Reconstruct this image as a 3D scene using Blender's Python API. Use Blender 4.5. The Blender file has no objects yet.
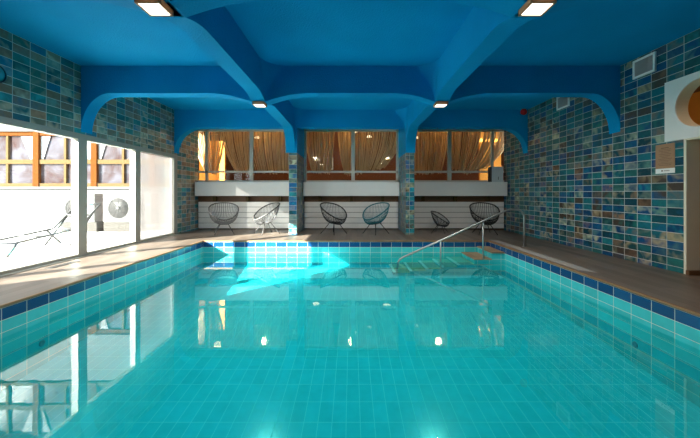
import bpy, bmesh, math, random
from mathutils import Vector, Matrix
random.seed(7)
SC = bpy.context.scene
COL = SC.collection
PI = math.pi

# ------------------------------------------------------------------ room dimensions (metres)
XL, XR = -4.85, 4.82            # side walls
YB, YN = 10.0, -2.6             # far bay wall, near wall
ZC = 3.42                       # ceiling
PXL, PXR = -3.547, 3.277        # pool sides
PYF, PYN = 7.55, 1.1            # pool far / near edge
WZ = -0.335                     # water level
CAMZ = 1.14


def floor_z(y):                 # pool floor rises towards the steps
    return -0.90 + (y - 2.675) * 0.066


# ------------------------------------------------------------------ mesh helper
class MB:
    def __init__(s):
        s.v, s.f, s.s = [], [], []

    def add(s, vs, fs, smooth=False):
        o = len(s.v)
        s.v += [tuple(v) for v in vs]
        for f in fs:
            s.f.append(tuple(i + o for i in f))
            s.s.append(smooth)
        return s

    def box(s, x0, x1, y0, y1, z0, z1):
        v = [(x0, y0, z0), (x1, y0, z0), (x1, y1, z0), (x0, y1, z0), (x0, y0, z1), (x1, y0, z1), (x1, y1, z1), (x0, y1, z1)]
        return s.add(v, [(3, 2, 1, 0), (4, 5, 6, 7), (0, 1, 5, 4), (1, 2, 6, 5), (2, 3, 7, 6), (3, 0, 4, 7)])

    def hexa(s, v):
        return s.add(v, [(3, 2, 1, 0), (4, 5, 6, 7), (0, 1, 5, 4), (1, 2, 6, 5), (2, 3, 7, 6), (3, 0, 4, 7)])

    def tube(s, pts, r, n=8, closed=False, cap=True):
        pts = [Vector(p) for p in pts]
        m = len(pts)
        rings = []
        prev = None
        for i, p in enumerate(pts):
            if closed:
                d = pts[(i + 1) % m] - pts[i - 1]
            else:
                d = pts[min(i + 1, m - 1)] - pts[max(i - 1, 0)]
            if d.length < 1e-9:
                d = Vector((0, 0, 1))
            d.normalize()
            if prev is None:
                a = Vector((0, 0, 1)) if abs(d.z) < .9 else Vector((1, 0, 0))
                u = d.cross(a).normalized()
            else:
                u = (prev - d * prev.dot(d))
                u = u.normalized() if u.length > 1e-6 else d.orthogonal().normalized()
            prev = u
            w = d.cross(u)
            rr = r[i] if isinstance(r, (list, tuple)) else r
            rings.append([p + (u * math.cos(2 * PI * k / n) + w * math.sin(2 * PI * k / n)) * rr for k in range(n)])
        vs = [q for ring in rings for q in ring]
        fs = []
        for i in range(m if closed else m - 1):
            j = (i + 1) % m
            for k in range(n):
                l = (k + 1) % n
                fs.append((i * n + k, i * n + l, j * n + l, j * n + k))
        if cap and not closed:
            fs.append(tuple(range(n - 1, -1, -1)))
            fs.append(tuple((m - 1) * n + k for k in range(n)))
        return s.add(vs, fs, True)

    def lathe(s, prof, mat=None, n=24, smooth=True, close=True):
        """prof: list of (r, h) turned about local z."""
        vs, fs = [], []
        for r, h in prof:
            for k in range(n):
                a = 2 * PI * k / n
                p = Vector((r * math.cos(a), r * math.sin(a), h))
                vs.append(mat @ p if mat else p)
        m = len(prof)
        for i in range(m - 1):
            for k in range(n):
                l = (k + 1) % n
                fs.append((i * n + k, i * n + l, (i + 1) * n + l, (i + 1) * n + k))
        if close:
            fs.append(tuple(range(n - 1, -1, -1)))
            fs.append(tuple((m - 1) * n + k for k in range(n)))
        return s.add(vs, fs, smooth)

    def build(s, name, mat, parent=None, loc=None, bevel=0, auto=None):
        me = bpy.data.meshes.new(name)
        L = Vector(loc) if loc is not None else Vector((0, 0, 0))
        me.from_pydata([tuple(Vector(v) - L) for v in s.v], [], s.f)
        me.polygons.foreach_set('use_smooth', s.s)
        bm = bmesh.new()
        bm.from_mesh(me)
        bmesh.ops.recalc_face_normals(bm, faces=bm.faces)
        bm.to_mesh(me)
        bm.free()
        me.update()
        if mat:
            me.materials.append(mat)
        o = bpy.data.objects.new(name, me)
        COL.objects.link(o)
        o.location = L
        if parent:
            o.parent = parent
        if bevel:
            b = o.modifiers.new('bevel', 'BEVEL')
            b.width = bevel
            b.segments = 2
            b.limit_method = 'ANGLE'
        return o


def tag(o, label=None, cat=None, group=None, kind=None):
    if label:
        o['label'] = label
    if cat:
        o['category'] = cat
    if group:
        o['group'] = group
    if kind:
        o['kind'] = kind
    return o


def thing(name, label, cat, loc=(0, 0, 0), rz=0, group=None):
    o = bpy.data.objects.new(name, None)
    o.empty_display_size = .1
    COL.objects.link(o)
    o.location = loc
    o.rotation_euler = (0, 0, rz)
    return tag(o, label, cat, group)


def struct(o):
    o['kind'] = 'structure'
    return o


def copy_tree(o, parent=None):
    c = o.copy()
    COL.objects.link(c)
    if parent:
        c.parent = parent
    for ch in list(o.children):
        copy_tree(ch, c)
    return c


# ------------------------------------------------------------------ node helper
class NT:
    def __init__(s, name):
        s.m = bpy.data.materials.new(name)
        s.m.use_nodes = True
        s.t = s.m.node_tree
        s.t.nodes.clear()
        s.out = s.t.nodes.new('ShaderNodeOutputMaterial')

    def n(s, typ, **kw):
        nd = s.t.nodes.new(typ)
        for k, v in kw.items():
            setattr(nd, k, v)
        return nd

    def lk(s, a, b):
        s.t.links.new(a, b)

    def put(s, sock, v):
        if hasattr(v, 'is_output'):
            s.lk(v, sock)
        else:
            sock.default_value = v

    def math(s, op, a, b=0.0, c=None):
        nd = s.n('ShaderNodeMath', operation=op)
        s.put(nd.inputs[0], a)
        s.put(nd.inputs[1], b)
        if c is not None:
            s.put(nd.inputs[2], c)
        return nd.outputs[0]

    def mixf(s, f, a, b):           # float mix
        nd = s.n('ShaderNodeMix', data_type='FLOAT')
        s.put(nd.inputs[0], f)
        s.put(nd.inputs[2], a)
        s.put(nd.inputs[3], b)
        return nd.outputs[0]

    def mixc(s, f, a, b, blend='MIX'):
        nd = s.n('ShaderNodeMix', data_type='RGBA', blend_type=blend)
        s.put(nd.inputs[0], f)
        s.put(nd.inputs[6], a)
        s.put(nd.inputs[7], b)
        return nd.outputs[2]

    def ramp(s, f, stops, interp='LINEAR'):
        nd = s.n('ShaderNodeValToRGB')
        r = nd.color_ramp
        r.interpolation = interp
        while len(r.elements) < len(stops):
            r.elements.new(0.5)
        for e, (p, c) in zip(r.elements, stops):
            e.position = p
            e.color = (*c, 1) if len(c) == 3 else c
        s.put(nd.inputs[0], f)
        return nd.outputs[0]

    def noise(s, vec, scale, detail=2, rough=.5, dist=0.0, w=None):
        nd = s.n('ShaderNodeTexNoise')
        if w is not None:
            nd.noise_dimensions = '4D'
            s.put(nd.inputs['W'], w)
        s.put(nd.inputs['Vector'], vec)
        nd.inputs['Scale'].default_value = scale
        nd.inputs['Detail'].default_value = detail
        nd.inputs['Roughness'].default_value = rough
        nd.inputs['Distortion'].default_value = dist
        return nd.outputs[0]

    def bump(s, h, strength=.3, dist=.01):
        nd = s.n('ShaderNodeBump')
        nd.inputs['Strength'].default_value = strength
        nd.inputs['Distance'].default_value = dist
        s.lk(h, nd.inputs['Height'])
        return nd.outputs[0]

    def pbsdf(s, color, rough=.5, metal=0.0, normal=None, spec=.5, emit=None, estr=0.0):
        b = s.n('ShaderNodeBsdfPrincipled')
        s.put(b.inputs['Base Color'], color if hasattr(color, 'is_output') else (*color[:3], 1))
        s.put(b.inputs['Roughness'], rough)
        s.put(b.inputs['Metallic'], metal)
        b.inputs['Specular IOR Level'].default_value = spec
        if normal:
            s.lk(normal, b.inputs['Normal'])
        if emit:
            b.inputs['Emission Color'].default_value = (*emit, 1)
            b.inputs['Emission Strength'].default_value = estr
        return b.outputs[0]

    def done(s, sh):
        s.lk(sh, s.out.inputs[0])
        return s.m


def paint(name, color, rough=.5, metal=0.0, var=.08, nscale=6.0, bump=0.0, bscale=60.0, spec=.5):
    t = NT(name)
    pos = t.n('ShaderNodeTexCoord').outputs['Object']
    f = t.noise(pos, nscale, 3)
    c = t.mixc(f, tuple(x * (1 - var) for x in color) + (1,), tuple(min(1, x * (1 + var)) for x in color) + (1,))
    nrm = None
    if bump:
        nrm = t.bump(t.noise(pos, bscale, 3), bump, .01)
    return t.done(t.pbsdf(c, rough, metal, nrm, spec))


def emissive(name, color, strength, base=(.8, .8, .8)):
    t = NT(name)
    return t.done(t.pbsdf(base, .4, 0, None, .5, color, strength))


def tile_uv(t, tw, th, u0, v0, floor=False):
    g = t.n('ShaderNodeNewGeometry')
    sp = t.n('ShaderNodeSeparateXYZ')
    t.lk(g.outputs['Position'], sp.inputs[0])
    sn = t.n('ShaderNodeSeparateXYZ')
    t.lk(g.outputs['True Normal'], sn.inputs[0])
    isx = t.math('GREATER_THAN', t.math('ABSOLUTE', sn.outputs[0]), .7)
    isz = t.math('GREATER_THAN', t.math('ABSOLUTE', sn.outputs[2]), .7)
    u = t.mixf(isx, sp.outputs[0], sp.outputs[1])
    v = t.mixf(isz, sp.outputs[2], sp.outputs[1])
    uu = t.math('DIVIDE', t.math('SUBTRACT', u, u0), tw)
    vv = t.math('DIVIDE', t.math('SUBTRACT', v, v0), th)
    cu, cv = t.math('FLOOR', uu), t.math('FLOOR', vv)
    fu, fv = t.math('FRACT', uu), t.math('FRACT', vv)
    return g.outputs['Position'], cu, cv, fu, fv, isx, isz


def grout_mask(t, fu, fv, tw, th, g):
    a = t.math('GREATER_THAN', t.math('ABSOLUTE', t.math('SUBTRACT', fu, .5)), .5 - g / 2 / tw)
    b = t.math('GREATER_THAN', t.math('ABSOLUTE', t.math('SUBTRACT', fv, .5)), .5 - g / 2 / th)
    return t.math('MAXIMUM', a, b)


def glazed_wall_tile(name, pal, blot, grout=(.50, .50, .46), u0=0.0, v0=0.0, tw=.25, th=.125, bright=1.0):
    t = NT(name)
    pos, cu, cv, fu, fv, isx, isz = tile_uv(t, tw, th, u0, v0)
    cb = t.n('ShaderNodeCombineXYZ')
    t.lk(cu, cb.inputs[0])
    t.lk(cv, cb.inputs[1])
    t.lk(isx, cb.inputs[2])
    wn = t.n('ShaderNodeTexWhiteNoise', noise_dimensions='3D')
    t.lk(cb.outputs[0], wn.inputs['Vector'])
    r1 = wn.outputs['Value']
    sc = t.n('ShaderNodeSeparateColor')
    t.lk(wn.outputs['Color'], sc.inputs[0])
    w = t.math('MULTIPLY', r1, 90.0)
    base = t.ramp(r1, [(i / len(pal), c) for i, c in enumerate(pal)], 'CONSTANT')
    second = t.ramp(sc.outputs[1], [(i / len(blot), c) for i, c in enumerate(blot)], 'CONSTANT')
    nz = t.noise(pos, 5.0, 1.2, .5, 1.0, w)
    mk = t.ramp(nz, [(.40, (0, 0, 0)), (.66, (1, 1, 1))])
    mk2 = t.math('MULTIPLY', mk, t.math('MULTIPLY_ADD', sc.outputs[2], .75, .25))
    c = t.mixc(mk2, base, second)
    fine = t.noise(pos, 22, 3, .6, .6, w)
    c = t.mixc(.5, c, t.ramp(fine, [(.3, (.55, .55, .55)), (.72, (1.0, 1.0, 1.0))]), 'MULTIPLY')
    if bright != 1.0:
        c = t.mixc(1.0, c, (bright, bright, bright, 1), 'MULTIPLY')
    gm = grout_mask(t, fu, fv, tw, th, .008)
    c = t.mixc(gm, c, (*grout, 1))
    rough = t.mixf(gm, .3, .8)
    nrm = t.bump(t.math('SUBTRACT', 1.0, gm), .35, .004)
    return t.done(t.pbsdf(c, rough, 0, nrm, .35))


def pool_tile(name, tw, th, u0, v0, field, band=None, grout=(.58, .60, .50), var=.12):
    """turquoise pool tile, with the top course dark blue when band is set"""
    t = NT(name)
    pos, cu, cv, fu, fv, isx, isz = tile_uv(t, tw, th, u0, v0)
    cb = t.n('ShaderNodeCombineXYZ')
    t.lk(cu, cb.inputs[0])
    t.lk(cv, cb.inputs[1])
    t.lk(isx, cb.inputs[2])
    wn = t.n('ShaderNodeTexWhiteNoise', noise_dimensions='3D')
    t.lk(cb.outputs[0], wn.inputs['Vector'])
    r = wn.outputs['Value']
    lo = tuple(x * (1 - var) for x in field)
    hi = tuple(min(1, x * (1 + var)) for x in field)
    c = t.mixc(r, (*lo, 1), (*hi, 1))
    cl = t.noise(pos, 9, 3)
    c = t.mixc(.25, c, t.ramp(cl, [(.3, (.6, .6, .6)), (.7, (1, 1, 1))]), 'MULTIPLY')
    if band:
        b = t.mixc(r, (band[0] * .7, band[1] * .7, band[2] * .75, 1), (band[0] * 1.2, band[1] * 1.3, band[2] * 1.15, 1))
        c = t.mixc(t.math('GREATER_THAN', cv, -1.5), c, b)
    gm = grout_mask(t, fu, fv, tw, th, .0055)
    c = t.mixc(gm, c, (*grout, 1))
    return t.done(t.pbsdf(c, t.mixf(gm, .2, .7), 0, t.bump(t.math('SUBTRACT', 1.0, gm), .25, .003)))


def plank_mat(name, c0, c1, pw=.15, pl=1.2, along='y', rough=.35):
    t = NT(name)
    g = t.n('ShaderNodeNewGeometry')
    sp = t.n('ShaderNodeSeparateXYZ')
    t.lk(g.outputs['Position'], sp.inputs[0])
    a, b = (sp.outputs[0], sp.outputs[1]) if along == 'y' else (sp.outputs[1], sp.outputs[0])
    uu = t.math('DIVIDE', a, pw)
    cu = t.math('FLOOR', uu)
    off = t.n('ShaderNodeTexWhiteNoise', noise_dimensions='1D')
    t.lk(cu, off.inputs['W'])
    vv = t.math('ADD', t.math('DIVIDE', b, pl), off.outputs['Value'])
    cv = t.math('FLOOR', vv)
    cb = t.n('ShaderNodeCombineXYZ')
    t.lk(cu, cb.inputs[0])
    t.lk(cv, cb.inputs[1])
    wn = t.n('ShaderNodeTexWhiteNoise', noise_dimensions='2D')
    t.lk(cb.outputs[0], wn.inputs['Vector'])
    mp = t.n('ShaderNodeMapping')
    t.lk(g.outputs['Position'], mp.inputs[0])
    mp.inputs['Scale'].default_value = (14, 1.2, 1) if along == 'y' else (1.2, 14, 1)
    gr = t.noise(mp.outputs[0], 2.0, 4, .6, .4)
    f = t.math('ADD', t.math('MULTIPLY', wn.outputs['Value'], .45), t.math('MULTIPLY', gr, .55))
    c = t.ramp(f, [(.2, c0), (.75, c1)])
    gm = grout_mask(t, t.math('FRACT', uu), t.math('FRACT', vv), pw, pl, .005)
    c = t.mixc(t.math('MULTIPLY', gm, .6), c, (.03, .025, .02, 1))
    return t.done(t.pbsdf(c, t.mixf(gr, rough, rough + .2), 0, t.bump(t.math('SUBTRACT', 1.0, gm), .2, .003)))


def schlick(t, f0, nrm=None):
    lw_ = t.n('ShaderNodeLayerWeight')
    lw_.inputs['Blend'].default_value = .5
    if nrm:
        t.lk(nrm, lw_.inputs['Normal'])
    return t.math('MULTIPLY_ADD', t.math('POWER', lw_.outputs['Facing'], 5.0), 1 - f0, f0)


def thin_glass(name, tint=(1, 1, 1), ior=1.45):
    t = NT(name)
    fr = schlick(t, ((ior - 1) / (ior + 1)) ** 2)
    tr = t.n('ShaderNodeBsdfTransparent')
    tr.inputs[0].default_value = (*tint, 1)
    gl = t.n('ShaderNodeBsdfGlossy')
    gl.inputs['Roughness'].default_value = .0
    mx = t.n('ShaderNodeMixShader')
    t.lk(fr, mx.inputs[0])
    t.lk(tr.outputs[0], mx.inputs[1])
    t.lk(gl.outputs[0], mx.inputs[2])
    return t.done(mx.outputs[0])


def water_mat():
    t = NT('pool_water')
    pos = t.n('ShaderNodeNewGeometry').outputs['Position']
    nrm = t.bump(t.noise(pos, 3.2, 2, .5), .012, .05)
    fr = schlick(t, ((WATER_IOR - 1) / (WATER_IOR + 1)) ** 2, nrm)
    tr = t.n('ShaderNodeBsdfTransparent')
    tr.inputs[0].default_value = (*WATER_TINT, 1)
    gl = t.n('ShaderNodeBsdfGlossy')
    gl.inputs['Roughness'].default_value = .0
    gl.inputs[0].default_value = (.95, 1, 1, 1)
    t.lk(nrm, gl.inputs['Normal'])
    mx = t.n('ShaderNodeMixShader')
    t.lk(fr, mx.inputs[0])
    t.lk(tr.outputs[0], mx.inputs[1])
    t.lk(gl.outputs[0], mx.inputs[2])
    return t.done(mx.outputs[0])


def frosted_mat():
    t = NT('frosted_glass')
    a = t.n('ShaderNodeBsdfTranslucent')
    a.inputs[0].default_value = (.18, .18, .175, 1)
    b = t.n('ShaderNodeBsdfRefraction')
    b.inputs['IOR'].default_value = 1.12
    b.inputs['Roughness'].default_value = .22
    b.inputs['Color'].default_value = (.42, .42, .415, 1)
    c = t.n('ShaderNodeBsdfTransparent')
    c.inputs[0].default_value = (.95, .95, .95, 1)
    m1 = t.n('ShaderNodeMixShader')
    m1.inputs[0].default_value = .6
    t.lk(a.outputs[0], m1.inputs[1])
    t.lk(b.outputs[0], m1.inputs[2])
    m2 = t.n('ShaderNodeMixShader')
    m2.inputs[0].default_value = .22
    t.lk(m1.outputs[0], m2.inputs[1])
    t.lk(c.outputs[0], m2.inputs[2])
    return t.done(m2.outputs[0])


# ------------------------------------------------------------------ materials
WATER_IOR = 1.8
WATER_TINT = (.36, .93, .92)
BLUE = (.002, .292, .60)
M = {}
M['blue'] = paint('blue_stucco', BLUE, .7, 0, .10, 2.0, .9, 45, .06)
PAL = [(0.007, 0.098, 0.135), (0.007, 0.144, 0.201), (0.003, 0.067, 0.179), (0.009, 0.174, 0.235), (0.078, 0.063, 0.051), (0.014, 0.087, 0.100),
       (0.002, 0.087, 0.246), (0.023, 0.134, 0.140), (0.005, 0.062, 0.089)]
BLOT = [(0.454, 0.522, 0.356), (0.016, 0.305, 0.356), (0.333, 0.190, 0.106), (0.136, 0.319, 0.263), (0.006, 0.130, 0.290), (0.485, 0.407, 0.237), (0.018, 0.217, 0.198)]
M['tile_r'] = glazed_wall_tile('glazed_tile_teal', PAL, BLOT, (.54, .55, .52), .08, .045)
PAL2 = [(0.170, 0.180, 0.138), (0.020, 0.246, 0.267), (0.260, 0.180, 0.120), (0.040, 0.189, 0.175), (0.008, 0.208, 0.349), (0.220, 0.180, 0.129), (0.015, 0.123, 0.147), (0.340, 0.274, 0.193)]
BLOT2 = [(0.616, 0.622, 0.470), (0.034, 0.435, 0.490), (0.560, 0.342, 0.206), (0.157, 0.373, 0.333), (0.022, 0.166, 0.294), (0.650, 0.518, 0.372)]
M['tile_l'] = glazed_wall_tile('glazed_tile_earth', PAL2, BLOT2, (.64, .64, .59), .02, .045)
M['tile_p'] = glazed_wall_tile('glazed_tile_pillar', PAL, BLOT, (.45, .46, .43), -1.713, .045, .22, .125, 1.25)
M['pool_wall'] = pool_tile('pool_wall_tile', .25, .125, PXL, -.03, (.05, .52, .56), (.008, .065, .20))
M['pool_floor'] = pool_tile('pool_floor_tile', .125, .25, PXL, PYF, (.05, .62, .73), None, (.14, .70, .74), .04)
M['deck'] = plank_mat('deck_plank', (.085, .062, .046), (.18, .142, .112), .15, 1.2, 'y', .3)
M['coping'] = paint('terracotta_coping', (.25, .135, .06), .55, 0, .2, 8)
M['step_top'] = plank_mat('step_tile', (.24, .17, .095), (.36, .26, .155), .25, .4, 'y', .5)
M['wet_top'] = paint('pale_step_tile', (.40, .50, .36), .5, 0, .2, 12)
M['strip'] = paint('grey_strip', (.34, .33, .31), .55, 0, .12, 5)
M['alu'] = paint('window_aluminium', (.33, .33, .29), .45, .1, .05)
M['alu_pale'] = paint('pale_aluminium', (.62, .62, .56), .5, 0, .05)
M['white'] = paint('white_lacquer', (.86, .86, .83), .45, 0, .03)
M['slat'] = paint('white_slat', (.80, .80, .77), .5, 0, .04)
M['plaster'] = paint('cream_plaster', (.80, .74, .58), .8, 0, .05, 4, .2, 40)
M['steel'] = paint('brushed_steel', (.42, .44, .44), .42, .9, .05, 20)
M['inlet'] = paint('inlet_plastic', (.10, .26, .28), .5)
M['black'] = paint('black_cord', (.012, .013, .015), .45, 0, .1)
M['blackmetal'] = paint('black_metal', (.015, .016, .018), .4, .3, .1)
M['tealcord'] = paint('petrol_cord', (.006, .15, .19), .45, 0, .1)
M['greycord'] = paint('grey_cord', (.11, .115, .12), .45, 0, .1)
M['greymetal'] = paint('grey_metal', (.08, .08, .08), .5, .1, .1)
def bronze_mat():
    t = NT('bronze_acrylic')
    a = t.n('ShaderNodeBsdfDiffuse')
    b = t.n('ShaderNodeBsdfTranslucent')
    a.inputs[0].default_value = (.50, .36, .25, 1)
    b.inputs[0].default_value = (.40, .29, .20, 1)
    m = t.n('ShaderNodeMixShader')
    m.inputs[0].default_value = .45
    t.lk(a.outputs[0], m.inputs[1])
    t.lk(b.outputs[0], m.inputs[2])
    return t.done(m.outputs[0])


M['bronze'] = bronze_mat()
M['lampglass'] = emissive('lamp_diffuser', (1.0, .86, .68), 4.0)
M['grille'] = paint('vent_grille', (.46, .45, .44), .5, .2, .1)
M['ventwhite'] = paint('vent_frame', (.9, .9, .88), .5, 0, .03)
M['red'] = paint('red_plastic', (.50, .01, .012), .35, 0, .05)
M['kraft'] = paint('brown_notice', (.38, .215, .12), .7, 0, .05)
M['ink'] = paint('printed_ink', (.16, .09, .05), .7)
M['clockface'] = paint('clock_face', (.03, .42, .50), .3, 0, .05)
M['clockrim'] = paint('clock_rim', (.01, .05, .07), .3, 0, .05)
M['orangewall'] = paint('orange_wall', (.17, .052, .012), .8, 0, .1, 2)
M['brightorange'] = paint('bright_orange_wall', (.85, .33, .04), .8, 0, .05, 2)
M['darkwood'] = paint('dark_wood', (.14, .07, .03), .5, 0, .3, 5)
M['string'] = None
M['goldwall'] = paint('gold_wall', (.62, .30, .06), .7, 0, .15, 3)
M['outwall'] = paint('white_render', (.11, .11, .109), .9, 0, .04, 1.5)
M['terrace'] = None
M['dimground'] = paint('dark_unseen_ground', (.05, .07, .03), .9, 0, .3, 4)  # kept dark to limit light bounced in through the windows
M['outwood'] = paint('orange_wood', (.085, .026, .0035), .8, 0, .2, 6, 0, 60, .05)
M['palewood'] = paint('pale_wood', (.085, .058, .026), .8, 0, .15, 6, 0, 60, .05)
M['outcurtain'] = paint('outside_curtain', (.25, .25, .26), .8, 0, .05)
M['acwhite'] = paint('ac_casing', (.105, .105, .104), .5, 0, .03)
M['acfan'] = paint('ac_fan', (.03, .03, .03), .5, 0, .1)
M['acstand'] = paint('ac_stand', (.03, .027, .022), .8, 0, .1)
M['sticker'] = paint('cyan_sticker', (.05, .42, .55), .5)
M['lounger'] = paint('lounger_metal', (.045, .045, .045), .7, 0, .05)
M['glass'] = thin_glass('window_glass', (.97, .99, .98), 1.45)
M['glass2'] = thin_glass('bay_glass', (.95, .97, .95), 1.35)
M['frost'] = frosted_mat()
M['water'] = water_mat()
M['picture'] = paint('picture_print', (.10, .11, .12), .5, 0, .8, 9)
M['greybox'] = paint('pale_box', (.60, .66, .68), .5, 0, .04)
M['darkside'] = paint('dark_plastic', (.03, .035, .04), .5)
M['pendant'] = emissive('pendant_glow', (1.0, .78, .5), 2.5)


def outside_pane():
    t = NT('outside_pane')
    g = t.n('ShaderNodeNewGeometry').outputs['Position']
    nz = t.noise(g, 1.3, 3, .5, .8)
    c = t.ramp(nz, [(.35, (.03, .012, .009)), (.5, (.045, .035, .038)), (.62, (.065, .062, .075))])
    return t.done(t.pbsdf(c, .08))


M['outpane'] = outside_pane()


def string_mat():
    t = NT('string_tan')
    g = t.n('ShaderNodeNewGeometry').outputs['Position']
    mp = t.n('ShaderNodeMapping')
    t.lk(g, mp.inputs[0])
    mp.inputs['Scale'].default_value = (1, 1, .08)
    c = t.ramp(t.noise(mp.outputs[0], 30, 2), [(.3, (.74, .56, .34)), (.7, (.92, .78, .56))])
    a = t.n('ShaderNodeBsdfDiffuse')
    b = t.n('ShaderNodeBsdfTranslucent')
    t.lk(c, a.inputs[0])
    t.lk(c, b.inputs[0])
    m = t.n('ShaderNodeMixShader')
    m.inputs[0].default_value = .5
    t.lk(a.outputs[0], m.inputs[1])
    t.lk(b.outputs[0], m.inputs[2])
    return t.done(m.outputs[0])


M['string'] = string_mat()


def terrace_mat():
    t = NT('terrace_concrete')
    g = t.n('ShaderNodeNewGeometry').outputs['Position']
    n1 = t.noise(g, .9, 4, .6, .8)
    c = t.ramp(n1, [(.36, (.20, .195, .185)), (.46, (.80, .79, .77)), (1, (.86, .85, .83))])  # grey patches mottle the paint and stand in for shading on the floor
    return t.done(t.pbsdf(c, .85))


M['terrace'] = terrace_mat()

# ================================================================== SETTING
# ---- deck
d = MB()
T = .03
d.box(XL, PXL - .0, YN, YB, -T, 0)                                    # left
d.box(PXL, PXR, PYF, YB, -T, 0)                                        # far
d.box(PXL, PXR, YN, PYN, -T, 0)                                        # near
dr = .045                                                              # the right deck drains to the wall
d.hexa([(PXR, YN, -T), (XR + .6, YN, -T - dr), (XR + .6, YB, -T - dr), (PXR, YB, -T),
        (PXR, YN, 0), (XR + .6, YN, -dr), (XR + .6, YB, -dr), (PXR, YB, 0)])
struct(d.build('floor', M['deck']))

# ---- pool shell
def pool_side(x0, x1, name):
    b = MB()
    b.hexa([(x0, PYN - .15, -1.3), (x1, PYN - .15, -1.3), (x1, PYF + .15, -1.3), (x0, PYF + .15, -1.3),
            (x0, PYN - .15, -.03), (x1, PYN - .15, -.03), (x1, PYF + .15, -.03), (x0, PYF + .15, -.03)])
    struct(b.build(name, M['pool_wall']))


pool_side(PXL - .15, PXL, 'wall_pool_left')
pool_side(PXR, PXR + .15, 'wall_pool_right')
struct(MB().box(PXL, PXR, PYF, PYF + .15, -1.3, -.03).build('wall_pool_far', M['pool_wall']))
struct(MB().box(PXL, PXR, PYN - .15, PYN, -1.3, -.03).build('wall_pool_near', M['pool_wall']))
z0, z1 = floor_z(PYN), floor_z(PYF)
struct(MB().hexa([(PXL, PYN, -1.3), (PXR, PYN, -1.3), (PXR, PYF, -1.3), (PXL, PYF, -1.3),
                  (PXL, PYN, z0), (PXR, PYN, z0), (PXR, PYF, z1), (PXL, PYF, z1)]).build('floor_pool', M['pool_floor']))
# coping edge, a few millimetres proud of the wall below
cw = .035
cp = MB()
cp.box(PXL - .02, PXL + .012, PYN, PYF, -.018, .004)
cp.box(PXR - .012, PXR + .02, PYN, PYF, -.018, .004)
cp.box(PXL - .02, PXR + .02, PYF - .012, PYF + .02, -.018, .004)
struct(cp.build('trim_1', M['coping']))
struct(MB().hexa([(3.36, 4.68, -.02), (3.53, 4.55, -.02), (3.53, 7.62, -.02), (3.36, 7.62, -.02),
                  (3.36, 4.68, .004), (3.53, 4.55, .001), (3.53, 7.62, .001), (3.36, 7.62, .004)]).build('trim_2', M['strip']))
# water
w = MB()
w.add([(PXL, PYN, WZ), (PXR, PYN, WZ), (PXR, PYF, WZ), (PXL, PYF, WZ)], [(0, 1, 2, 3)])
struct(w.build('water', M['water']))

# ---- left wall: tiled band over the windows + full-height end
lw = MB()
lw.box(XL - .2, XL, YN, YB, 2.2, ZC)
lw.box(XL - .2, XL, 8.77, YB, 0, 2.2)
struct(lw.build('wall_left', M['tile_l']))
# ---- sliding windows
edges = [8.77, 7.15, 5.67, 4.15, 3.35]
for i in range(len(edges) - 1):
    y1, y0 = edges[i], edges[i + 1]
    f = MB()
    xf0, xf1 = XL - .10, XL + .02
    zt = 2.2
    st = .085
    f.box(xf0, xf1, y0, y0 + st + (.02 if i == 1 else 0), 0, zt)
    f.box(xf0, xf1, y1 - st - (.08 if i == 0 else 0), y1, 0, zt)
    f.box(xf0, xf1, y0 + st, y1 - st, 2.10, zt)
    f.box(xf0, xf1, y0 + st, y1 - st, 0, .055)
    # thin inner sash
    f.box(xf0 + .03, xf1 - .03, y0 + st, y0 + st + .025, .055, 2.1)
    wo = struct(f.build('window_%d' % (i + 1), M['alu']))
    p = MB()
    p.box(XL - .047, XL - .041, y0 + st + .02, y1 - st - (.08 if i == 0 else 0), .05, 2.105)
    p.build('pane', M['frost'] if i == 0 else M['glass'], wo)
lw2 = MB().box(XL - .2, XL, YN, 3.35, 0, 2.2)
struct(lw2.build('wall_left_end', M['tile_l']))
struct(MB().box(XL - .02, XL + .10, YN, 8.77, .0, .012).build('trim_3', M['alu']))        # sliding track

# ---- right wall with doorway and round opening
TW = .19
rw = MB()
rw.box(XR, XR + TW, 4.86, YB, -.06, ZC)
rw.box(XR, XR + TW, 4.58, 4.86, -.06, 1.925)
rw.box(XR, XR + TW, YN, 3.62, -.06, ZC)
rw.box(XR, XR + TW, 3.62, 4.86, 2.83, ZC)
rw.box(XR, XR + TW, 3.62, 3.88, 1.925, 2.83)
struct(rw.build('wall_right', M['tile_r']))


def holed_plate(x0, x1, ya, yb, za, zb, cy, cz, r, n=48):
    b = MB()
    per = []
    cir = []
    for k in range(n):
        a = 2 * PI * k / n
        c, s = math.cos(a), math.sin(a)
        cir.append((cy + r * c, cz + r * s))
        ty = ((yb - cy) / c) if c > 1e-6 else (((ya - cy) / c) if c < -1e-6 else 1e9)
        tz = ((zb - cz) / s) if s > 1e-6 else (((za - cz) / s) if s < -1e-6 else 1e9)
        q = min(ty, tz)
        per.append((cy + q * c, cz + q * s))
    vs = []
    for x in (x0, x1):
        vs += [(x, *p) for p in per] + [(x, *p) for p in cir]
    fs = []
    for k in range(n):
        l = (k + 1) % n
        fs.append((k, l, n + l, n + k))
        fs.append((2 * n + k, 3 * n + k, 3 * n + l, 2 * n + l))
        fs.append((n + k, n + l, 3 * n + l, 3 * n + k))
        fs.append((k, 2 * n + k, 2 * n + l, l))
    # the four corners
    for yy in (ya, yb):
        for zz in (za, zb):
            ks = [k for k in range(n) if (abs(per[k][0] - yy) < 1e-6)]
            kz = [k for k in range(n) if (abs(per[k][1] - zz) < 1e-6)]
            k1 = min(ks, key=lambda k: abs(per[k][1] - zz))
            k2 = min(kz, key=lambda k: abs(per[k][0] - yy))
            if k1 != k2:
                o = len(vs)
                vs += [(x0, yy, zz), (x1, yy, zz)]
                fs.append((k1, k2, o))
                fs.append((2 * n + k1, o + 1, 2 * n + k2))
    b.add(vs, fs)
    return b


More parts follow.
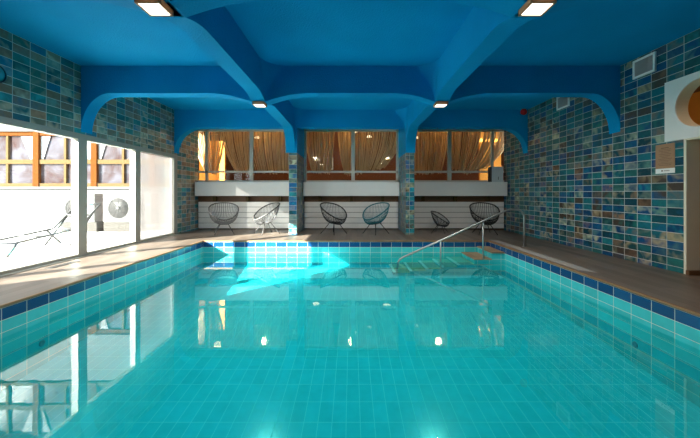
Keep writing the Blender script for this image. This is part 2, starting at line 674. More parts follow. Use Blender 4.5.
struct(holed_plate(XR + .004, XR + TW, 3.88, 4.86, 1.925, 2.83, 4.37, 2.40, .335).build('wall_opening', M['plaster']))
hp = holed_plate(XR - .006, XR + .012, 3.88, 4.86, 1.925, 2.83, 4.37, 2.40, .333).build('wall_panel', M['white'])
tag(hp, 'white square panel with a round opening above the doorway', 'wall panel')
# doorway lining
dl = MB()
dl.box(XR - .004, XR + TW, 4.545, 4.581, -.05, 1.924)
dl.box(XR, XR + TW, 3.62, 3.655, -.05, 1.924)
dl.box(XR, XR + TW, 3.655, 4.545, 1.90, 1.924)
struct(dl.build('door_1', M['plaster']))
struct(MB().box(XR - .012, XR + TW, 4.50, 4.546, -.05, .03).build('baseboard_right', M['darkwood']))
# room beyond the doorway
ar = MB()
ar.box(XR + 1.55, XR + 1.65, 2.2, 6.2, -.06, 3.0)
ar.box(XR + TW, XR + 1.55, 6.1, 6.2, -.06, 3.0)
ar.box(XR + TW, XR + 1.55, 2.2, 2.3, -.06, 3.0)
struct(ar.build('wall_lobby', M['goldwall']))
struct(MB().box(XR + TW, XR + 1.65, 2.2, 6.2, 3.0, 3.08).build('ceiling_lobby', M['darkwood']))
struct(MB().box(XR + .6, XR + 1.65, 2.2, 6.2, -.2, -.05).build('floor_lobby', M['darkwood']))

# ---- near wall, ceiling
struct(MB().box(XL - .2, XR + .2, YN - .2, YN, -.1, ZC).build('wall_near', M['tile_r']))
struct(MB().box(XL - .2, XR + .2, YN - .2, YB + .2, ZC, ZC + .2).build('ceiling', M['blue']))

# ---- beams
BW = .25
XB = [-1.67, 1.62]                  # long beams
YBm = [-.15, 2.825, 5.79, 8.765]    # cross beams
HMID, HNODE, HWALL = 2.93, 2.775, 2.24


def ell(a, ln, lo, hi):
    if a >= ln:
        return hi
    q = 1 - a / ln
    return lo + (hi - lo) * math.sqrt(max(0, 1 - q * q))


def beam_cross(yc, nodes=True, far=False):
    y0, y1 = yc - BW / 2, yc + BW / 2
    xs = set()
    N = 400
    for i in range(N + 1):
        xs.add(XL + (XR - XL) * i / N)
    for k in range(25):
        xs.add(XL + .55 * (k / 24) ** 2)
        xs.add(XR - .55 * (k / 24) ** 2)
    xs = sorted(xs)
    pr = []
    for x in xs:
        ln = .7 if far else .53
        z = min(ell(x - XL, ln, HWALL, HMID), ell(XR - x, ln, HWALL, HMID))
        if nodes:
            for xb in XB:
                t = max(0, abs(x - xb) - BW / 2)
                if t < .8:
                    z = min(z, HMID - (HMID - HNODE) * (1 - t / .8) ** 2)
        pr.append((x, z))
    b = MB()
    n = len(pr)
    vs = [(x, y0, z) for x, z in pr] + [(x, y1, z) for x, z in pr] + [(x, y0, ZC + .02) for x, z in pr] + [(x, y1, ZC + .02) for x, z in pr]
    fs = []
    for i in range(n - 1):
        fs += [(i, i + 1, 2 * n + i + 1, 2 * n + i), (n + i, 3 * n + i, 3 * n + i + 1, n + i + 1), (i, n + i, n + i + 1, i + 1)]
    b.add(vs, fs)
    return struct(b.build('beam_cross', M['blue']))


def beam_long(xc):
    x0, x1 = xc - BW / 2, xc + BW / 2
    ys = set(YN + (8.64 - YN) * i / 360 for i in range(361))
    for k in range(25):
        ys.add(8.64 - .55 * (k / 24) ** 2)
    ys = sorted(ys)
    pr = []
    for y in ys:
        z = ell(8.64 - y, .55, HWALL, 2.875)
        for yb in YBm[:3]:
            t = max(0, abs(y - yb) - BW / 2)
            if t < .5:
                z = min(z, 2.875 - (2.875 - HNODE) * (1 - t / .5) ** 2)
        pr.append((y, z))
    b = MB()
    n = len(pr)
    vs = [(x0, y, z) for y, z in pr] + [(x1, y, z) for y, z in pr] + [(x0, y, ZC + .02) for y, z in pr] + [(x1, y, ZC + .02) for y, z in pr]
    fs = []
    for i in range(n - 1):
        fs += [(i, i + 1, 2 * n + i + 1, 2 * n + i), (n + i, 3 * n + i, 3 * n + i + 1, n + i + 1), (i, n + i, n + i + 1, i + 1)]
    b.add(vs, fs)
    return struct(b.build('beam_long', M['blue']))


for k, yc in enumerate(YBm):
    beam_cross(yc, k < 3, k == 3)
for xc in XB:
    beam_long(xc)
# rounded inner corners of the middle coffers
fi = MB()
for (ya, yb) in ((YBm[0] + BW / 2, YBm[1] - BW / 2), (YBm[1] + BW / 2, YBm[2] - BW / 2), (YBm[2] + BW / 2, YBm[3] - BW / 2)):
    for cx, sx in ((XB[0] + BW / 2, 1), (XB[1] - BW / 2, -1)):
        for cy, sy in ((ya, 1), (yb, -1)):
            rows = []
            for iz in range(13):
                f = iz / 12
                z = 2.80 + (ZC + .01 - 2.80) * f
                r = .02 + .40 * f ** 1.6
                row = []
                for k in range(13):
                    a = PI / 2 * k / 12
                    row.append((cx + sx * (r - r * math.sin(a)) - sx * .002, cy + sy * (r - r * math.cos(a)) - sy * .002, z))
                rows.append(row)
            vs = [p for row in rows for p in row]
            fs = [(i * 13 + k, i * 13 + k + 1, (i + 1) * 13 + k + 1, (i + 1) * 13 + k) for i in range(12) for k in range(12)]
            fi.add(vs, fs, True)
struct(fi.build('trim_4', M['blue']))

# ---- pillars
for n_, (xa, xb) in enumerate(((-1.713, -1.494), (1.485, 1.72))):
    struct(MB().box(xa, xb, 8.645, YB, -.02, 2.24).build('pillar', M['tile_p']))
    struct(MB().box(xa, xb, 8.641, YB, 2.24, ZC).build('pillar_head', M['blue']))

# ---- far bay wall: parapet wall under the windows, strip over
bw = MB()
bw.box(XL - .2, XR + .2, YB, YB + .16, -.1, 1.48)
bw.box(XL - .2, XR + .2, YB, YB + .16, 3.15, ZC)
struct(bw.build('wall_far', M['darkwood']))
BAYS = [(XL, -1.713), (-1.494, 1.485), (1.72, XR)]
for i, (xa, xb) in enumerate(BAYS):
    f = MB()
    ya, yb = YB - .02, YB + .06
    mids = {0: (-100 * 10 / 316,), 1: (.05,), 2: (5.1 - 2.0,)}[i]
    fl = -4.62 if i == 0 else xa
    f.box(fl, fl + .07, ya, yb, 1.48, 3.15)
    fr = xb - .07 if i < 2 else 4.42
    f.box(fr, fr + .07, ya, yb, 1.48, 3.15)
    f.box(xa, xb, ya, yb, 3.09, 3.15)
    f.box(xa, xb, ya, yb, 1.48, 1.54)
    f.box(xa, xb, ya, yb, 1.78, 1.84)
    for mx in mids:
        f.box(mx - .055, mx + .055, ya - .004, yb + .004, 1.48, 3.15)
    wo = struct(f.build('window_%d' % (8 + i), M['alu_pale']))
    MB().box(xa, xb, YB + .022, YB + .027, 1.5, 3.12).build('pane', M['glass2'], wo)

# ---- restaurant behind the bays
rb = MB()
rb.box(-5.6, 5.9, 13.6, 13.75, -.1, 3.9)
rb.box(-5.75, -5.6, YB + .16, 13.75, -.1, 3.9)
rb.box(5.9, 6.05, YB + .16, 13.75, -.1, 3.9)
struct(rb.build('wall_restaurant', M['orangewall']))
struct(MB().box(-5.75, 6.05, YB + .16, 13.75, 3.75, 3.9).build('ceiling_restaurant', M['darkwood']))
struct(MB().box(-5.75, 6.05, YB + .16, 13.75, -.2, 0).build('floor_restaurant', M['darkwood']))
struct(MB().box(-5.3, -4.42, 11.0, 11.12, 0, 2.95).build('wall_partition', M['brightorange']))
struct(MB().box(4.55, 5.3, 11.2, 11.3, 0, 3.3).build('wall_glow_patch', M['brightorange']))  # orange piece added to stand for a lamp-lit glow on the wall

# ================================================================== THINGS
def at(px, py, Y):
    return Vector(((px - 351.5) * Y / 316, Y, CAMZ - (py - 193) * Y / 316))


# ---- ceiling lamps
def lamp(loc, label):
    t = thing('ceiling_lamp', label, 'ceiling lamp', loc, 0, 'square lamps on the beam crossings')
    h = .105
    fr = MB()
    fr.box(-h, h, -h, -h + .016, -.052, 0).box(-h, h, h - .016, h, -.052, 0)
    fr.box(-h, -h + .016, -h + .016, h - .016, -.052, 0).box(h - .016, h, -h + .016, h - .016, -.052, 0)
    fr.box(-h + .016, h - .016, -h + .016, h - .016, -.012, 0)
    fr.build('frame', M['bronze'], t)
    MB().box(-h + .020, h - .020, -h + .020, h - .020, -.05, -.014).build('diffuser', M['lampglass'], t)
    return t


lp = [((-1.70, 2.73), 'square bronze lamp nearest the camera, on the beam toward the terrace windows'),
      ((1.60, 2.73), 'square bronze lamp nearest the camera, on the beam toward the doorway'),
      ((-1.668, 5.735), 'small far square lamp under the beam crossing on the window side'),
      ((1.62, 5.735), 'small far square lamp under the beam crossing above the pool steps')]
for (x, y), lb in lp:
    lamp((x, y, HNODE - .0), lb)


# ---- string chairs
def chair_meshes(cord, metal, t, rimmat=None):
    nA = 48
    rim = []
    for k in range(nA):
        a = 2 * PI * k / nA
        ca, sa = math.cos(a), math.sin(a)
        b = .385 * (1 - .10 * ca)
        x = .015 + .345 * ca
        z = .655 - .225 * ca - .02 * math.cos(2 * a)
        rim.append(Vector((x, b * sa, z)))
    MB().tube(rim, .017, 8, closed=True).build('rim', rimmat or metal, t)
    ring = [Vector((.02 + .13 * math.cos(2 * PI * k / nA), .13 * math.sin(2 * PI * k / nA), .305 - .02 * math.cos(2 * PI * k / nA))) for k in range(nA)]
    MB().tube(ring, .011, 6, closed=True).build('seat_ring', metal, t)
    s = MB()
    for k in range(nA):
        p0, p2 = rim[k], ring[k]
        ctl = (p0 * .55 + p2 * .45) + Vector((p0.x * .10, p0.y * .28, -.13))
        pts = []
        for i in range(9):
            f = i / 8
            pts.append(p0 * (1 - f) ** 2 + ctl * 2 * f * (1 - f) + p2 * f * f)
        s.tube(pts, .0065, 4, cap=False)
    for k in range(0, nA // 2):
        s.tube([ring[k], (ring[k] + ring[(nA - k) % nA]) / 2 - Vector((0, 0, .015)), ring[(nA - k) % nA]], .0045, 4, cap=False)
    s.build('string_seat', cord, t)
    for (lx, ly, tx, ty) in ((.27, .25, .10, .09), (.27, -.25, .10, -.09), (-.27, .25, -.07, .09), (-.27, -.25, -.07, -.09)):
        MB().tube([(tx, ty, .31), ((tx + lx) / 2 + .0, (ty + ly) / 2, .155), (lx, ly, .006)], .0105, 6).build('leg', metal, t)


def chair(loc, face, scale, label, cord, metal):
    t = thing('string_chair', label, 'chair', (loc[0], loc[1], 0), face, 'round string chairs along the far wall')
    t.scale = (scale,) * 3
    chair_meshes(cord, metal, t, cord if cord == M['tealcord'] else None)
    return t


def fa(dx, dy):
    return math.atan2(dy, dx)


chair((-3.56, 8.82), fa(.42, -.9), 1.0, 'grey string chair farthest toward the windows, turned to face the pool', M['greycord'], M['greymetal'])
chair((-2.37, 8.85), fa(-.75, -.65), 1.0, 'grey string chair beside the pillar, turned toward the terrace windows', M['greycord'], M['greymetal'])
chair((-.50, 8.84), fa(.72, -.65), 1.0, 'black string chair in the middle bay, facing the petrol blue one', M['black'], M['blackmetal'])
chair((.68, 8.84), fa(-.72, -.65), 1.0, 'petrol blue string chair in the middle bay', M['tealcord'], M['blackmetal'])
chair((2.50, 8.95), fa(.85, -.5), .72, 'small child-sized black string chair standing sideways', M['black'], M['blackmetal'])
chair((3.70, 8.78), fa(-.05, -1), 1.0, 'full-size black string chair facing straight out behind the handrail', M['black'], M['blackmetal'])

# ---- slatted panels and ledges of the three bays
bl = ['under the ledge of the bay next to the terrace windows', 'under the ledge of the middle bay', 'under the ledge of the bay behind the pool steps']
for i, (xa, xb) in enumerate(((-4.80, -1.97 + .05), (-1.48, 1.47), (1.99, 4.78))):
    if i == 0:
        xb = -1.72
    if i == 2:
        xa = 1.73
    t = thing('slatted_panel', 'white slatted panel ' + bl[i], 'panel', ((xa + xb) / 2, 9.93, 0), 0, 'white slatted panels of the bays')
    cx = (xa + xb) / 2
    s = MB()
    for k in range(5):
        z0 = .035 + k * .168
        s.box(xa - cx, xb - cx, -.025, .0, z0, z0 + .155)
    s.build('slats', M['slat'], t, bevel=.003)
    MB().box(xa - cx, xb - cx, .002, .03, .02, .86).build('backing', M['darkside'], t)
    t2 = thing('window_ledge', 'white box-shaped ledge ' + ['running below the curtains nearest the terrace windows', 'running below the curtains of the middle bay', 'carrying the small pale cabinet'][i], 'ledge', (cx, 9.85, 1.05), 0, 'white ledges under the bay windows')
    a, b = xa - cx, xb - cx
    MB().box(a, b, -.17, .11, 0, .43).build('box_front', M['white'], t2, bevel=.006)
    e = MB()
    e.box(a + .0, a + .02, -.172, .11, .0, .43)
    e.build('end_cap', M['white'], t2)
    for q in range(3):
        xx = a + (b - a) * (q + .5) / 3
        MB().box(xx - .04, xx + .04, .0, .13, -.17, 0).build('bracket', M['palewood'], t2)

# cabinet on the ledge
t = thing('small_cabinet', 'small pale cabinet standing at the end of the ledge behind the steps', 'cabinet', (4.46, 9.80, 1.48))
MB().box(-.19, .19, -.10, .10, 0, .46).build('body', M['darkside'], t, bevel=.006)
MB().box(-.155, .195, -.118, -.10, .0, .465).build('front_panel', M['greybox'], t, bevel=.004)
MB().box(.03, .045, -.124, -.118, .07, .16).build('latch', M['darkside'], t)

# ---- string curtains (uncountable strings: one object per curtain)
CURT = [0]


def curtain(label, top, bot, zb, n, bow=0.0, Y=10.14):
    """top, bot: px ranges at depth Y; strings sweep from the rail to the gather at height zb"""
    CURT[0] += 1
    Y += .11 * (CURT[0] % 2)
    b = MB()
    n = int(n * .72)
    for k in range(n):
        f = (k + random.uniform(-.35, .35)) / (n - 1)
        xt = (top[0] + (top[1] - top[0]) * f - 351.5) * Y / 316
        xo = (bot[0] + (bot[1] - bot[0]) * f - 351.5) * Y / 316
        zz = (zb[0] + (zb[1] - zb[0]) * f) + random.uniform(-.05, .05)
        yj = Y + random.uniform(-.035, .035)
        pts = []
        for i in range(9):
            g = i / 8
            sw = g ** 1.7
            pts.append((xt + (xo - xt) * sw + bow * math.sin(PI * g) * .3, yj, 3.14 + (zz - 3.14) * g))
        b.tube(pts, random.uniform(.010, .017), 4, cap=False)
    o = b.build('string_curtain', M['string'], None, (0, Y, 3.14))
    return tag(o, label, 'curtain', 'string curtains behind the bay windows', 'stuff')


curtain('tan string curtain swept in from the window wall, beside the bright orange partition', (192, 226), (206, 216), (1.85, 1.75), 46)
curtain('tan string curtain hanging just past the orange partition in the window-side bay', (222, 253), (236, 254), (1.85, 1.72), 52)
curtain('tan string curtain nearest the pillar in the window-side bay', (249, 293), (257, 292), (1.78, 1.8), 60)
curtain('tan string curtain swept aside past the picture frame, middle bay', (305, 334), (312, 330), (1.82, 1.75), 44)
curtain('narrow tan string curtain just beside the mullion of the middle bay', (338, 352), (344, 350), (1.80, 1.72), 22)
curtain('broad tan string curtain ending in a swag by the pillar, middle bay', (354, 404), (356, 384), (1.75, 1.95), 68)
curtain('straight tan string curtain beside the pillar in the bay behind the steps', (412, 448), (414, 441), (1.75, 1.8), 46)
curtain('tan string curtain swagged in a deep curve in the middle of the bay behind the steps', (449, 481), (452, 466), (1.92, 1.78), 44)
curtain('tan string curtain swept away from the dark tiled wall behind the pale cabinet', (484, 512), (466, 488), (1.75, 2.0), 50)

# ---- restaurant lamps and picture
def disc_lamp(px, py, Y, r, label, stem):
    p = at(px, py, Y)
    t = thing('pendant_lamp', label, 'lamp', p, 0, 'small lamps in the room behind the curtains')
    MB().lathe([(r * .25, .07), (r * .7, .045), (r, .0), (r * .95, -.012)], None, 20).build('lamp_shade', M['pendant'], t)
    if stem:
        MB().tube([(0, 0, .07), (0, 0, 3.75 - p.z)], .008, 6).build('stem', M['blackmetal'], t)
    return t


disc_lamp(316, 160, 12, .13, 'pendant lamp beside the framed picture behind the curtains', True)
disc_lamp(387, 159, 12, .14, 'pendant lamp low behind the swag beside the second pillar', True)
disc_lamp(355, 132, 12, .10, 'small high lamp glowing just beside the middle mullion', True)
disc_lamp(369, 137, 12, .10, 'small high lamp second from the middle mullion', True)
disc_lamp(257, 138, 12, .10, 'small high lamp in the bay nearest the terrace windows', True)
disc_lamp(416, 138, 12, .10, 'small high lamp beside the pillar in the bay behind the steps', True)
p = at(328.5, 163.5, 13.55)
t = thing('picture_frame', 'dark picture in a pale frame on the orange wall behind the curtains', 'picture', p)
f = MB()
f.box(-.20, .20, -.03, .045, -.26, -.22).box(-.20, .20, -.03, .045, .22, .26).box(-.20, -.16, -.03, .045, -.22, .22).box(.16, .20, -.03, .045, -.22, .22)
f.build('frame', M['white'], t)
MB().box(-.16, .16, -.01, .04, -.22, .22).build('print', M['picture'], t)

# ---- handrail
HY = 6.77
t = thing('handrail', 'stainless steel pool handrail running down over the steps into the water', 'handrail', (3.70, HY, -.01))
o = Vector((3.70, HY, -.01))


def arc(cx, cz, r, a0, a1, n=8):
    return [(cx + r * math.cos(math.radians(a0 + (a1 - a0) * i / n)), HY, cz + r * math.sin(math.radians(a0 + (a1 - a0) * i / n))) for i in range(n + 1)]


rail = [(3.70, HY, -.01), (3.70, HY, .55)] + arc(3.54, .62, .16, 5, 90) + [(3.42, HY, .785), (3.30, HY, .765), (3.2, HY, .71)]
p0, p1 = Vector((3.2, HY, .71)), Vector((1.10, HY, -.24))
for i in range(1, 12):
    rail.append(p0.lerp(p1, i / 12))
rail += [(1.10, HY, -.24), (1.04, HY, -.28), (1.0, HY, -.34), (.985, HY, -.42), (.98, HY, -.54)]
MB().tube([Vector(p) - o for p in rail], .021, 10).build('rail', M['steel'], t)
for px, zt, zb in ((2.82, .535, -.268), (1.91, .12, -.46)):
    m = MB().tube([Vector((px, HY, zt)) - o, Vector((px, HY, zb)) - o], .017, 10)
    m.build('post', M['steel'], t)
MB().lathe([(.045, 0), (.045, .012), (.025, .018)], Matrix.Translation((0, 0, .0)), 16).build('base_flange', M['steel'], t)

# ---- pool steps: tiled blocks with brown treads
t = thing('pool_steps', 'flight of tiled pool steps with brown treads descending along the far pool wall', 'steps', (1.8, 7.15, -.9))
o = Vector((1.8, 7.15, -.9))
SX = [(3.0, PXR, -.13), (2.63, 3.0, -.27), (2.27, 2.63, -.385), (1.93, 2.27, -.43), (1.60, 1.93, -.475), (1.25, 1.60, -.515), (.90, 1.25, -.555)]
for k, (xa, xb, z) in enumerate(SX):
    b = MB().box(xa, xb - .0005, 6.77, PYF - .002, -.78, z - .02)
    b.v = [tuple(Vector(v) - o) for v in b.v]
    st = b.build('step', M['pool_wall'], t)
    tr = MB().box(xa - .008, xb - .001, 6.755, PYF - .002, z - .02, z)
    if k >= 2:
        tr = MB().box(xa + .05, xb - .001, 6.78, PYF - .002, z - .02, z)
        e = MB().box(xa - .006, xa + .05, 6.76, PYF - .002, z - .02, z + .002)
        e.v = [tuple(Vector(v) - o) for v in e.v]
        e.build('nosing', M['white'], st)
    tr.v = [tuple(Vector(v) - o) for v in tr.v]
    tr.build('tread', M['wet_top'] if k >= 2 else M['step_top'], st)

# ---- pool inlets
def inlet(loc, nx, label):
    R = Matrix.Rotation(PI / 2 * nx, 4, 'Y')
    o = MB().lathe([(.036, -.004), (.036, .006), (.026, .010), (.016, .006)], R, 18).build('pool_inlet', M['inlet'])
    o.location = loc
    return tag(o, label, 'pool inlet', 'water inlets in the pool walls')


inlet((PXL, 5.55, -.50), 1, 'round grey inlet farther along the window-side pool wall, under the water')
inlet((PXL, 3.62, -.58), 1, 'round grey inlet nearer the camera on the window-side pool wall')
inlet((PXR, 3.65, -.61), -1, 'round grey inlet in the pool wall along the dark deck')

# ---- vents
def vent(yc, zc, w, h, label):
    t = thing('air_vent', label, 'air vent', (XR, yc, zc), 0, 'square air vents under the ceiling')
    f = MB()
    b = .035
    f.box(-.03, .0, -w / 2, w / 2, -h / 2, -h / 2 + b).box(-.03, .0, -w / 2, w / 2, h / 2 - b, h / 2)
    f.box(-.03, .0, -w / 2, -w / 2 + b, -h / 2 + b, h / 2 - b).box(-.03, .0, w / 2 - b, w / 2, -h / 2 + b, h / 2 - b)
    f.build('frame', M['ventwhite'], t, bevel=.004)
    g = MB()
    n = 14
    for k in range(n):
        y = -w / 2 + b + (w - 2 * b) * (k + .5) / n
        g.box(-.022, -.004, y - .006, y + .006, -h / 2 + b, h / 2 - b)
    g.box(-.004, 0, -w / 2 + b, w / 2 - b, -h / 2 + b, h / 2 - b)
    g.build('grille', M['grille'], t)


vent(5.19, 3.225, .40, .31, 'near white framed air vent above the paper notice and white panel')
vent(7.18, 3.22, .42, .31, 'farther white framed air vent between the two cross beams')

# ---- notice
t = thing('paper_sign', 'brown printed paper notice with a white strip at its foot on the tiled wall', 'notice', (XR, 4.855, 1.667))
MB().box(-.006, 0, -.148, .148, -.15, .225).build('sheet', M['kraft'], t)
MB().box(-.006, 0, -.148, .148, -.225, -.15).build('foot_strip', M['white'], t, None)
ln = MB()
rs = random.Random(3)
for k in range(12):
    z = .165 - k * .024
    hw = .11 * (1 if k % 3 else .6) * rs.uniform(.75, 1)
    if k == 0:
        hw = .06
    ln.box(-.0075, -.006, -hw, hw, z - (.005 if k == 0 else .0025), z + (.005 if k == 0 else .0025))
ln.build('printed_text', M['ink'], t)
lg = MB()
lg.box(-.0075, -.006, .03, .055, -.195, -.175)
for k in range(5):
    lg.box(-.0075, -.006, -.07 + k * .018, -.058 + k * .018, -.192, -.180)
lg.build('printed_logo', M['ink'], t)

# ---- red alarm on the far beam
al = at(522.8, 112.2, 8.62)
t = thing('fire_alarm', 'small red alarm sounder on the far blue beam beside the dark tiled wall', 'alarm', (min(al.x, XR - .12), 8.64, al.z))
RY = Matrix.Rotation(PI / 2, 4, 'X')
MB().lathe([(.062, 0), (.062, .05)], RY, 20).build('base', M['red'], t)
MB().lathe([(.085, .05), (.092, .075), (.075, .10), (.03, .115)], RY, 20).build('dome', M['red'], t)

# ---- wall clock
RX = Matrix.Rotation(PI / 2, 4, 'Y')
t = thing('wall_clock', 'round clock with turquoise face and dark rim above the windows', 'clock', (XL, 4.295, 2.77))
MB().lathe([(.128, 0), (.128, .03), (.115, .036), (.108, .022)], RX, 32, close=False).build('rim', M['clockrim'], t)
MB().lathe([(.112, .0), (.112, .02)], RX, 32).build('dial', M['clockface'], t)
hb = MB()
hb.box(.021, .024, -.004, .004, -.01, .08).box(.021, .024, -.06, .01, -.004, .004)
hb.build('hands', M['clockrim'], t)

# ---- floor grating near the windows
t = thing('floor_grating', 'dark slotted floor grating in the deck beside the sliding windows', 'grating', (-4.58, 5.02, 0))
g = MB()
for k in range(6):
    g.box(-.055 + k * .02, -.045 + k * .02, -.24, .24, .0, .006)
g.build('bars', M['greymetal'], t)
MB().box(-.065, .065, -.25, .25, -.0, .002).build('tray', M['darkside'], t)

# ================================================================== TERRACE OUTSIDE
struct(MB().box(-45, XL - .1, 4.2, 11.7, -.25, -.04).build('ground', M['terrace']))
struct(MB().box(-45, XL - .1, -25, 4.2, -.25, -.04).build('ground_unseen', M['dimground']))  # unseen ground, added dark so less bounce reaches the beam faces
bd = thing('building', 'white neighbouring building with orange timber windows across the terrace', 'building', (-13, 11.7, 0))
o = Vector((-13, 11.7, 0))


def bpart(mb, name, mat, parent):
    mb.v = [tuple(Vector(v) - o) for v in mb.v]
    return mb.build(name, mat, parent)


wl = MB()
wl.box(-32, -5.06, 11.7, 12.2, -.3, 1.34)
wl.box(-32, -5.06, 12.05, 12.2, 1.34, 3.36)
bpart(wl, 'wall', M['outwall'], bd)
bpart(MB().box(-32, -5.06, 11.62, 12.2, 1.30, 1.37), 'sill', M['outwall'], bd)
bpart(MB().box(-32, -5.06, 11.66, 12.2, 3.42, 5.1), 'fascia', M['outwall'], bd)
bpart(MB().box(-32, -5.06, 11.4, 12.6, 7.35, 8.1), 'eaves', M['outwall'], bd)
bpart(MB().box(-32, -5.06, 12.05, 12.2, 5.1, 7.35), 'upper_wall', M['outwall'], bd)
def wing_window(xe, dz):
    xa, xb = xe, xe + 2.15
    f = MB()
    ya, yb = 11.72, 11.86
    f.box(xa - .10, xa + .11, ya - .03, yb, 1.37 + dz, 3.42 + dz)
    f.box(xa + .11, xb - .1, ya, yb, 3.27 + dz, 3.42 + dz)
    wfr = bpart(f, 'window_frame', M['outwood'], bd)
    r = MB()
    r.box(xa + .11, xb - .1, ya, yb, 1.37 + dz, 1.50 + dz)
    r.box(xa + .11, xb - .1, ya, yb, 2.22 + dz, 2.38 + dz)
    r.box(xa + 1.02, xa + 1.10, ya + .01, yb, 1.50 + dz, 3.27 + dz)
    bpart(r, 'rail', M['palewood'], wfr)
    bpart(MB().box(xa + .11, xb - .1, 11.80, 11.83, 1.5 + dz, 3.27 + dz), 'pane', M['outpane'], wfr)
    for (u0, u1, sgn) in ((xb - .12, xb - .62, 1), (xa + .13, xa + .50, -1)):
        cu = MB()
        nseg = 10
        vs, fs = [], []
        for i in range(nseg + 1):
            f_ = i / nseg
            xt = u0 + (u1 - u0) * f_
            xl = u0 + (u1 - u0) * f_ * .28
            yy = 11.775 + .014 * math.sin(i * 2.3)
            vs += [(xt, yy, 3.26 + dz), (xl, yy, 2.40 + dz)]
        for i in range(nseg):
            fs.append((2 * i, 2 * i + 1, 2 * i + 3, 2 * i + 2))
        cu.add(vs, fs, True)
        bpart(cu, 'curtain', M['outcurtain'], wfr)


for xe in (-18.15, -16.0, -13.85, -11.7, -9.55, -7.4):
    wing_window(xe, 0)
    wing_window(xe, 3.85)


# air conditioners
def ac_unit(cx, y, w, label):
    t = thing('air_conditioner', label, 'air conditioner', (cx, y, -.04), 0, 'outdoor air conditioning units')
    z0, z1 = .30, 1.16
    MB().box(-w / 2, w / 2, .0, .34, z0, z1).build('casing', M['acwhite'], t, bevel=.015)
    RYn = Matrix.Translation((-.08, 0, .72)) @ Matrix.Rotation(PI / 2, 4, 'X')
    gr = MB()
    for r in (.07, .12, .17, .22, .27, .305):
        ring = [RYn @ Vector((r * math.cos(2 * PI * k / 36), r * math.sin(2 * PI * k / 36), .012)) for k in range(36)]
        gr.tube(ring, .006, 4, closed=True)
    for k in range(8):
        a = 2 * PI * k / 8
        gr.tube([RYn @ Vector((.05 * math.cos(a), .05 * math.sin(a), .012)), RYn @ Vector((.31 * math.cos(a), .31 * math.sin(a), .012))], .005, 4)
    gr.lathe([(.05, .002), (.05, .02)], RYn, 16)
    gr.build('fan_guard', M['lounger'], t)
    MB().lathe([(.30, .001), (.30, .004)], RYn, 32).build('fan', M['acfan'], t)
    MB().box(.30, .44, -.004, .0, .80, .86).build('sticker', M['sticker'], t)
    MB().box(-w / 2 - .05, w / 2 + .05, .02, .32, .0, z0).build('stand', M['acstand'], t, bevel=.01)
    return t


ac_unit(-6.93, 9.5, .98, 'white outdoor air conditioner with its round fan in clear view through the windows')
ac_unit(-8.22, 9.5, .98, 'white outdoor air conditioner half hidden behind the wide window post')

# folding lounger on the terrace
t = thing('garden_lounger', 'bare grey metal frame of a garden lounger standing on the terrace', 'lounger', (-6.55, 6.9, -.04))
o2 = Vector((-6.55, 6.9, -.04))


def lt(name, *runs, r=.022):
    m = MB()
    for run in runs:
        m.tube([Vector(p) - o2 for p in run], r, 8)
    m.build(name, M['lounger'], t)


xa, xb = -6.85, -6.28
lt('seat_frame', [(xa, 5.85, .2), (xa, 7.25, .32)], [(xb, 5.85, .2), (xb, 7.25, .32)], [(xa, 5.85, .2), (xb, 5.85, .2)], [(xa, 6.5, .255), (xb, 6.5, .255)], [(xa, 7.25, .32), (xb, 7.25, .32)])
lt('backrest', [(xa, 7.25, .32), (xa, 7.9, .86)], [(xb, 7.25, .32), (xb, 7.9, .86)], [(xa, 7.9, .86), (xb, 7.9, .86)], [(xa, 7.6, .61), (xb, 7.6, .61)])
for xx in (xa, xb):
    lt('leg', [(xx, 5.95, .21), (xx, 5.75, -.04)])
    lt('leg', [(xx, 7.1, .30), (xx, 7.45, -.04)])
    lt('leg', [(xx, 7.72, .71), (xx, 7.05, -.04)])

# ================================================================== LIGHT
EXPO = 0.3
wd = bpy.data.worlds.new('sky')
SC.world = wd
wd.use_nodes = True
nt = wd.node_tree
bg = nt.nodes['Background']
bg.inputs[0].default_value = (.88, .95, 1.0, 1)
bg.inputs[1].default_value = 4

sd = Vector((1.2, 1.0, -.66)).normalized()
L = bpy.data.lights.new('sun', 'SUN')
L.energy = 46.0
L.angle = math.radians(.6)
L.color = (1.0, .95, .86)
so = bpy.data.objects.new('sun', L)
so.rotation_euler = sd.to_track_quat('-Z', 'Y').to_euler()
so.location = (-20, -12, 14)
COL.objects.link(so)


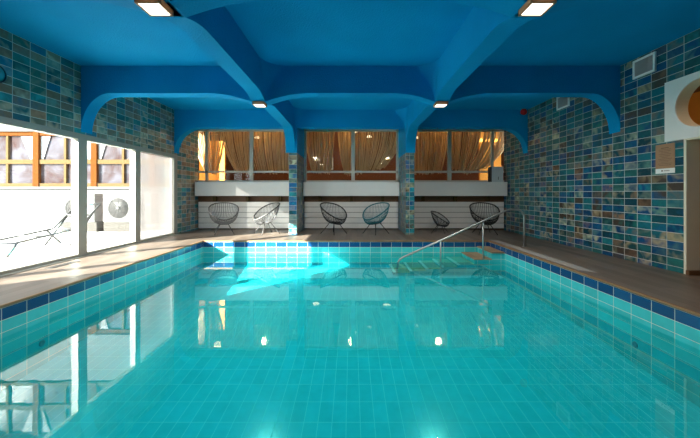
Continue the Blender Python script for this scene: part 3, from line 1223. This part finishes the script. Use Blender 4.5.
def area(name, loc, dirv, sx, sy, energy, color=(1, 1, 1), portal=False, spread=PI):
    A = bpy.data.lights.new(name, 'AREA')
    A.shape = 'RECTANGLE'
    A.size, A.size_y = sx, sy
    A.energy = energy
    A.color = color
    A.spread = spread
    if portal:
        A.cycles.is_portal = True
    ob = bpy.data.objects.new(name, A)
    ob.location = loc
    ob.rotation_euler = Vector(dirv).to_track_quat('-Z', 'Y').to_euler()
    COL.objects.link(ob)
    return ob


for ya_, yb_ in ((3.35, 8.77),):
    area('window_portal', (XL - .15, (ya_ + yb_) / 2, 1.08), (1, 0, 0), yb_ - ya_, 2.1, 1, portal=True)
# lamps' own light, just under each diffuser
for x in XB:
    for y, e_ in ((2.73, 34), (5.735, 52)):
        area('lamp_light', (x, y, HNODE - .058), (0, 0, -1), .17, .17, e_, (1, .90, .76))
# warm light of the room behind the curtains
for x, y, e in ((-4.5, 10.62, 5), (-3.0, 10.9, 46), (0.0, 10.9, 36), (3.0, 10.9, 30), (4.9, 10.85, .8)):
    P = bpy.data.lights.new('restaurant_light', 'POINT')
    P.energy = e
    P.color = (1, .70, .36)
    P.shadow_soft_size = .12
    ob = bpy.data.objects.new('restaurant_light', P)
    ob.location = (x, y, 3.3)
    COL.objects.link(ob)
P = bpy.data.lights.new('lobby_light', 'POINT')
P.energy = 12
P.color = (1, .75, .45)
P.shadow_soft_size = .1
ob = bpy.data.objects.new('lobby_light', P)
ob.location = (XR + .9, 4.6, 2.85)
COL.objects.link(ob)

# ================================================================== CAMERA
cam = bpy.data.cameras.new('camera')
cam.sensor_width = 36
cam.sensor_fit = 'HORIZONTAL'
cam.lens = 316 / 700 * 36
cam.shift_x = -1.5 / 700
cam.shift_y = -26 / 700
cam.clip_start = .05
co = bpy.data.objects.new('camera', cam)
co.location = (0, 0, CAMZ)
co.rotation_euler = (PI / 2, 0, 0)
COL.objects.link(co)
SC.camera = co

SC.view_settings.view_transform = 'Standard'
SC.view_settings.look = 'None'
SC.view_settings.exposure = EXPO
SC.view_settings.gamma = 1
SC.view_settings.use_curve_mapping = False
SC.cycles.use_denoising = True
SC.cycles.max_bounces = 10
SC.cycles.diffuse_bounces = 5
SC.cycles.glossy_bounces = 5
SC.cycles.transparent_max_bounces = 12
SC.cycles.sample_clamp_indirect = 6
